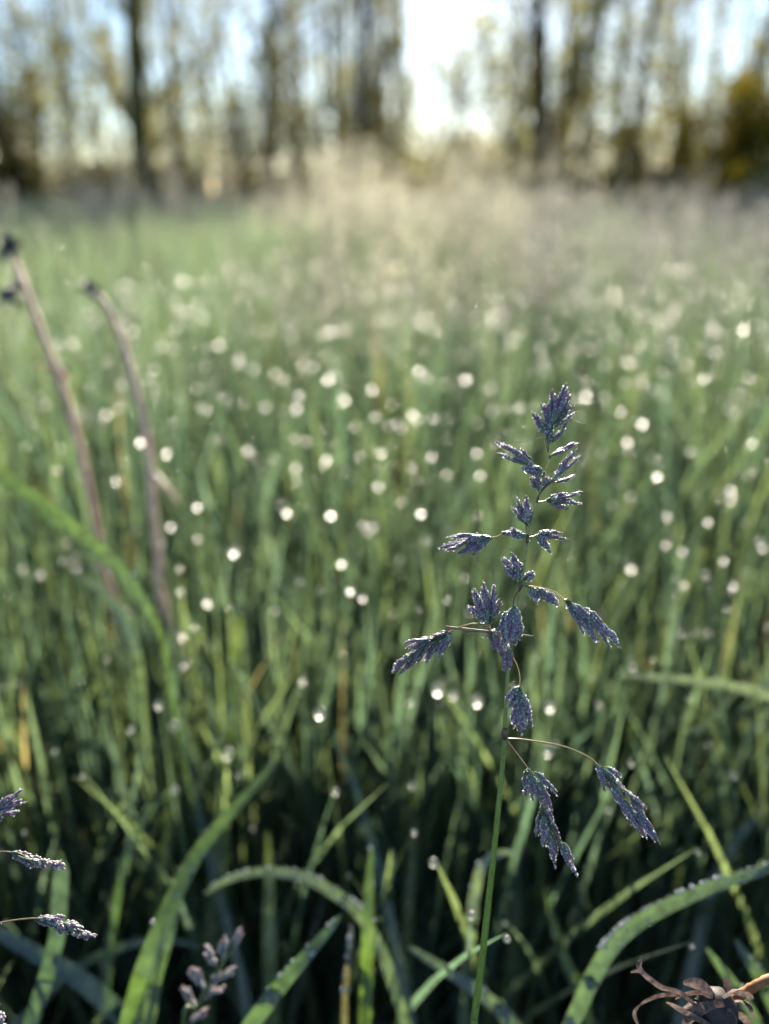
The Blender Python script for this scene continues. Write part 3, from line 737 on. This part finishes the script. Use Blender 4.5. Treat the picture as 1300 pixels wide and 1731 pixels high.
T = lambda *a: list(a)
cluster(pan, T((934.6,713.7,959.5,645.7,17),(930.7,711,937,657,16),(943.8,708,964.7,661,13),(945,711,970.6,679.7,11),(934.6,724,978.4,694.7,12),(933,748,962,713.7,14),
    (929,724,917,679.7,13),(923,734.6,900.6,694,13),(928,726.8,926.8,682,12),(927,752,931,715,13),(938,720,950,662,14),(928,748,921,712,10)), D, 1.0)
branch(pan, [(926,765),(927,752),(932,726)], D, 3.5, (.08, .11, .06))
branch(pan, [(924,757),(922,745),(923,734)], D, 2.5, (.08, .11, .06))
cluster(pan, T((929.4,771,977.8,747.7,13)), D, .6)
cluster(pan, T((933,813,975,755.5,15),(938.5,806.5,981.7,770.6,12),(936,817,974.5,803,11),(934,812,962,780,12)), D, 1.1)
branch(pan, [(910,838),(922,824),(933,814)], D, 3)
cluster(pan, T((902,787,836,742.5,19),(887.5,785.6,839.8,765,12),(900,786,880,757,11)), D+.0005, 1.1)
branch(pan, [(912,832),(908,810),(900,787)], D+.0012, 2.5)
cluster(pan, T((920,798.7,880,791,18),(917,806,889,797,12),(916,796,894,786,12)), D-.0012, 1.3)
cluster(pan, T((911,828,896,806,14),(922,823.5,919,801,16),(915,828,907,802,14),(924,822,930,806,10)), D+.001, 1.5)
cluster(pan, T((925,845,987.5,832.5,11),(925,847,986.5,851,12),(927,849,963.6,863.6,10),(929,843,964.7,834.5,14),(930,846,966,843,14)), D, 1.1)
branch(pan, [(909,849),(917,848),(925,846)], D, 2.5)
cluster(pan, T((889,886.5,871,837.6,13),(892,886.5,889,836.6,15),(886,884,864,855,12),(896,884,896,851,11),(890,885,880,848,13)), D+.0005, 1.6)
branch(pan, [(892,909),(890,898),(890,886)], D, 2.8)
cluster(pan, T((891,907,847,897,16),(884,909,859,902,11),(884,904,862,892,11)), D, 1.3)
cluster(pan, T((906.5,906,961.6,910,14),(906.5,907,934.6,933,17),(917,903,952,899,13),(908,904,932,897,13)), D, 1.3)
branch(pan, [(893,909),(900,907),(908,906)], D, 2.5)
cluster(pan, T((829.7,909,771.5,938,19),(827.6,907,738,924,18),(817,905,753,908,14),(825.5,913,794,941,11),(792,913,752,934,15),(815,906,785,915,16)), D, 1.3, .6)
branch(pan, [(890,909),(868,906),(850,903),(839,907),(828,909)], D, 2.0)
cluster(pan, T((883.7,980,848,940,18),(883.7,973.7,863,932,20),(879.5,981,850.5,961,15),(885.8,980,904.5,967.5,15),(882,978,875,944,16),(880,976,866,950,16)), D+.0012, 1.9)
cluster(pan, T((826,1054,797,995,18),(824,1052,790,1022,14),(828,1050,815,982,18),(830,1046,836,988,16),(834,1046,846,1012,14),(830,1044,842,1036,12),(826,1052,806,1006,14)), D+.001, 1.5)
branch(pan, [(864,1085),(846,1078),(832,1068),(827,1054)], D+.0015, 2.5)
cluster(pan, T((869,1025,847,1100,20),(870,1025,877,1092,19),(868,1026,860,1084,22),(872,1028,883,1072,15),(862,1030,842,1072,15),(868,1040,868,1100,18),(874,1045,878,1080,15)), D-.0025, 1.9, .6)
branch(pan, [(881,990),(872,1004),(868,1016),(868,1027)], D, 3.2, depth2=D-.0025)
cluster(pan, T((836,1066,850,1108,18),(827,1070,839,1102,13),(860,1096,856,1136,20),(840,1075,858,1128,16),(832,1064,826,1082,12)), D+.0008, .5)
cluster(pan, T((758,1074,738,1112,15),(744,1078,716,1120,16),(730,1080,690,1128,17),(716,1092,674,1142,17),(700,1100,659,1138,17),(722,1080,680,1086,12),(730,1078,686,1100,16),(758,1068,728,1076,11),
    (694,1108,664,1130,15),(762,1070,752,1094,12),(740,1074,706,1096,16)), D-.001, .9, 1.6)
branch(pan, [(832,1068),(818,1058),(800,1054),(778,1060),(750,1072),(722,1086),(690,1110)], D, 2.2, (.16, .12, .10))
cluster(pan, T((897.8,995,909.5,1021,16),(899,993,946,1022.6,17),(908,993,940,1012,14),(900,996,920,1010,16),(897,993,901,1012,12)), D-.001, 1.7)
branch(pan, [(881,990),(890,991),(898,995)], D, 2.4, depth2=D-.001)
cluster(pan, T((956,1015,992,1075,14),(972,1028,1013,1091,12),(987,1031,1035,1095,14),(996,1034,1050.5,1095,14),(963.5,1020,998.6,1046,15),(984,1027,1018,1054,15),(1001.5,1043,1042,1080,15),
    (962,1022,984,1056,13),(975,1030,1006,1070,14)), D+.0008, 1.4, .3)
branch(pan, [(881,990),(898,991),(916,994),(940,1001),(956,1015),(985,1035),(1015,1060)], D+.0004, 1.8, (.10, .11, .05))
cluster(pan, T((876,1161,852,1187,12),(876,1163,866,1232,16),(878.5,1165,878.5,1246,18),(879.6,1165,896,1232,18),(882,1172,900,1218,14),(875,1172,884,1236,16),(874,1165,862,1200,13)), D-.001, 1.5)
branch(pan, [(861,1096),(868,1112),(876,1130),(879,1150),(878,1163)], D+.001, 1.9, (.13, .11, .09), depth2=D-.001)
DL = D+.0035
cluster(pan, T((886.5,1306,889,1348,12),(894.6,1299,904,1357,14),(904,1304,945,1345,11),(911,1320,932.7,1373,14),(900,1311,922,1366,14),(896,1305,910,1345,13)), DL, 1.2, .3)
cluster(pan, T((913,1375,908.5,1414.6,13),(920,1378,920,1433,14),(927,1380,947.7,1417,13),(927,1405,938.5,1467.7,15),(940.8,1417,975.4,1481.6,16),(952,1424,968.5,1458.5,13),(929,1394,943,1447,14),(916,1358,930,1400,14),(922,1360,936,1395,12)), DL+.0005, 1.2, .2)
branch(pan, [(855,1250),(863,1260),(872,1272),(892,1299),(910,1335),(922,1374),(940,1412),(955,1440)], DL, 2.6, (.12, .11, .10))
cluster(pan, T((1007.7,1290,1026,1338.5,12),(1024,1297,1052.7,1312,9),(1014.6,1299,1049,1361.5,14),(1033,1320,1063,1384,14),(1049,1331.5,1097.7,1368.5,13),(1056,1352,1093,1421.5,15),(1074.6,1366,1115,1429.6,15),
    (1061,1336,1095,1394,14),(1019,1299,1061,1341,14),(1042,1340,1075,1400,13)), DL-.001, 1.1, .1)
branch(pan, [(855,1249),(875,1249),(899,1252),(941,1259),(973,1269),(1006,1288),(1035,1325),(1070,1375)], DL, 2.4, (.13, .12, .07), depth2=DL-.001)

# straw and silk caught in the panicle
st = MB(); pth = spline([np.array(P(753, 1060, D+.0002)), np.array(P(820, 1067, D)), np.array(P(902, 1076, D+.001))], 14)
tube(st, pth, [W(5, D)*.5, W(4.5, D)*.5, W(4, D)*.5], 8, (.24, .17, .12), .06)
sroot = tag(empty('straw', tuple(pth[0])), 'dry tan straw caught across the panicle behind the round cluster', 'straw')
link('stalk', st.mesh('straw_stalk'), sroot, M_DRY)
st = MB(); tube(st, spline([np.array(P(806, 1069, D-.0004)), np.array(P(797, 1070, D-.0006)), np.array(P(788, 1073, D-.0006))], 6), [.0001, .00022, .00005], 5, (.26, .18, .12))
link('splinter', st.mesh('straw_splinter'), sroot, M_DRY)
for lab, a, b in (('fine spider silk thread left of the top of the panicle', (862, 746), (916, 739)), ('fine spider silk thread right of the top of the panicle', (968, 708), (990, 716))):
    st = MB(); A, B = np.array(P(*a, D)), np.array(P(*b, D)); tube(st, spline([A, (A+B)/2-np.array([0, 0, .0002]), B], 8), [.00005, .00007], 5, (.5, .42, .3))
    tag(link('silk_thread', st.mesh('silk_thread'), None, M_DRY), lab, 'silk thread')

# ------------------------------------------------------------------ other flowering grasses
def rand_cluster(parent, pts, depth, wpx, n_, wsp, dew=1.0, lnpx=38, pale=.45):
    """A dense spike along a pixel path."""
    pth = spline([np.array((x, y, 0)) for x, y in pts], 40); out = []
    for k in range(n_):
        t = (k+rnd.random())/n_; i = min(int(t*37), 37); c = pth[i]; dr = pth[i+2]-pth[i]; dr /= np.linalg.norm(dr)+1e-9
        nrml = np.array([-dr[1], dr[0], 0]); off = (rnd.random()*2-1)*math.sin(math.pi*min(.12+t*.8, 1))
        ln = lnpx*(.8+.4*rnd.random())
        a = c+nrml*off*wpx*.18; b = c+dr*ln*.8+nrml*off*wpx*.5
        out.append((a[0], a[1], b[0], b[1], wsp*(.8+.4*rnd.random())))
    return cluster(parent, out, depth, dew, pale=pale)
def panicle_stem(root, pts):
    p3 = [np.array(P(*p)) for p in pts]; ft = np.array([p3[-1][0]-.01, p3[-1][1]+.02, -.01]); root.location = Vector(ft)
    mb = MB(); tube(mb, spline(p3+[(p3[-1]+ft)/2, ft], 60), [.0004, .0007, .0010, .0011], 8, (.07, .11, .04))
    link('stem', mb.mesh('stem'), root, M_STEM)
lp = tag(empty('grass_panicle'), 'purple grey dewy grass panicle reaching in from the left edge', 'grass panicle')
panicle_stem(lp, [(-70,1250,.168),(-62,1400,.170),(-60,1560,.174),(-70,1740,.18)])
dl = .168
cluster(lp, [(-14,1368,42,1336,14),(-12,1371,46,1352,14),(-8,1376,33,1373,12),(-18,1370,5,1387,12),(-20,1366,20,1345,13),(-14,1372,28,1362,14)], dl, .9)
branch(lp, [(-62,1400),(-40,1385),(-14,1370)], dl, 3)
rand_cluster(lp, [(18,1441),(50,1450),(92,1462)], dl+.004, 26, 15, 12, .75, 28)
branch(lp, [(-61,1480),(-30,1446),(0,1440),(20,1441),(60,1453)], dl+.004, 2.5, (.14, .12, .09))
rand_cluster(lp, [(60,1553),(95,1560),(150,1580)], dl+.004, 30, 20, 12, .75, 30)
branch(lp, [(-60,1610),(-30,1570),(0,1560),(45,1553),(75,1554),(110,1566)], dl+.004, 2.5, (.14, .12, .09))
rand_cluster(lp, [(-25,1690),(-10,1710),(2,1735)], dl, 26, 10, 13, 1.2, 26)
branch(lp, [(-64,1680),(-40,1680),(-24,1690)], dl, 2.5, (.14, .12, .09))

bp = tag(empty('grass_panicle'), 'blurred pale pink grass panicle low at the bottom left of centre', 'grass panicle')
panicle_stem(bp, [(402,1585,.236),(370,1640,.235),(335,1700,.235),(312,1760,.235)])
for (a, b, n_) in (((392,1606),(404,1582),5),((372,1625),(378,1598),5),((366,1634),(352,1608),5),((352,1660),(384,1642),5),((348,1672),(328,1645),5),((340,1692),(368,1672),4),((330,1710),(316,1680),4),((322,1730),(340,1712),4)):
    rand_cluster(bp, [a, ((a[0]+b[0])/2, (a[1]+b[1])/2), b], .235, 20, n_+2, 9, .7, 24, 1.0)

# ------------------------------------------------------------------ dried plants
def dry_stem(label, pts, wpx, col, heads, side=None):
    p3 = [np.array(P(*p)) for p in pts]; ft = np.array([p3[-1][0]+.03, p3[-1][1]+.05, -.01])
    root = tag(empty('withered_flower', tuple(ft)), label, 'dried stem')
    dm = pts[0][2]; r = W(wpx, dm)*.5
    mb = MB(); tube(mb, spline(p3+[(p3[-1]+ft)/2, ft], 60), [r*.8, r, r*1.1, r*1.2], 9, col, .06); link('stalk', mb.mesh('stalk'), root, M_STALK)
    for (x, y, s) in heads:
        c = np.array(P(x, y, dm)); mb = MB()
        for k in range(14):
            a = nr.standard_normal(3); a /= np.linalg.norm(a); L_ = W(s, dm)*(.7+.5*rnd.random())
            sd2 = np.cross(a, nr.standard_normal(3))
            pth = spline([c, c+a*L_*.5+np.array([0, 0, .001]), c+a*L_+np.array([0, 0, -.002])], 6)
            ribbon(mb, pth, L_*.45, sd2, .4, (.06, .045, .06), (.11, .085, .12))
        link('withered_head', mb.mesh('withered_head'), root, M_DRY)
    if side:
        mb = MB(); tube(mb, spline([np.array(P(*p)) for p in side], 12), [r*.8, r*.7, r*.4], 7, col, .06); link('side_shoot', mb.mesh('side_shoot'), root, M_STALK)
DRYC = (.58, .40, .31)
dry_stem('brown dried flower stalk at the left edge with dark withered heads', [(22,428,.46),(52,515,.455),(85,600,.45),(112,672,.45),(132,750,.45),(150,830,.45),(165,900,.46),(180,980,.47)], 13, DRYC, [(14,415,26),(18,492,30),(100,628,16)], [(112,640,.45),(90,622,.452),(66,617,.455)])
dry_stem('pale brown dried stalk bending left with a dark withered tip', [(148,488,.46),(175,510,.46),(205,575,.455),(232,665,.45),(250,760,.45),(258,860,.45),(268,950,.46),(275,1020,.47)], 13, (.60,.45,.36), [(146,490,24)], [(258,800,.45),(282,825,.44),(302,850,.44)])

dh = tag(empty('dried_flower_head'), 'curled brown withered flower head with orange stalk at the bottom right corner', 'flower head')
DD = .178
c = np.array(P(1212, 1706, DD)); dh.location = Vector(c)
mb = MB()
for k in range(8): pass
a = np.linspace(0, math.pi, 10); rad_ = W(34, DD)
tube(mb, np.array([c+np.array([0, 0, -1])*rad_*math.cos(q) for q in a]), [rad_*abs(math.sin(q))+1e-5 for q in a], 14, (.045, .035, .035), .05)
link('receptacle', mb.mesh('receptacle'), dh, M_DRY)
BR = [([(1175,1700),(1150,1680),(1120,1672),(1096,1655),(1082,1643),(1066,1644)],10),([(1088,1648),(1080,1632),(1084,1616)],9),([(1180,1695),(1150,1686),(1120,1686),(1095,1694),(1080,1702)],12),
      ([(1082,1700),(1075,1715),(1082,1735)],10),([(1200,1735),(1170,1722),(1142,1706),(1126,1695)],14),([(1215,1700),(1190,1672),(1175,1664),(1155,1662)],20),([(1222,1690),(1228,1670),(1226,1652)],15),
      ([(1225,1690),(1200,1690),(1175,1700),(1150,1712)],20),([(1225,1700),(1195,1706),(1170,1720),(1150,1745)],20),([(1225,1705),(1210,1715),(1200,1735),(1190,1755)],20),([(1228,1695),(1250,1690),(1270,1700),(1275,1720)],16),
      ([(1228,1700),(1245,1708),(1262,1722),(1268,1745)],16),([(1228,1705),(1235,1722),(1238,1745)],16),([(1220,1685),(1240,1672),(1262,1678),(1272,1690)],15),([(1210,1690),(1185,1682),(1160,1684),(1142,1690)],18)]
for k, (pp, wpx) in enumerate(BR):
    pth = spline([np.array(P(x, y, DD-.004+.0018*(k % 4)+.0006*i)) for i, (x, y) in enumerate(pp)], 16)
    sdv = np.array((math.cos(k), math.sin(k*1.7)*.5, .8))
    mb = MB(); br_c = np.array((.17, .13, .115))*(.7+.5*rnd.random())
    ribbon(mb, pth, W(wpx, DD), sdv, .7, br_c*.7, br_c*1.3, prof=lambda x: np.clip(np.sin(math.pi*(x*.85+.12))**.6, .12, 1))
    link('bract', mb.mesh('bract'), dh, M_HUSK)
mb = MB(); tube(mb, spline([np.array(P(1236, 1692, DD+.003)), np.array(P(1262, 1676, DD+.002)), np.array(P(1300, 1655, DD+.002)), np.array(P(1360, 1640, DD+.01)), np.array(P(1420, 1720, DD+.02)), np.array([.22, .20, .12]), np.array([.23, .22, -.01])], 50), [W(9, DD), W(7, DD), W(7, DD)], 9, (.26, .12, .045), .06)
link('stalk', mb.mesh('stalk'), dh, M_DRY)
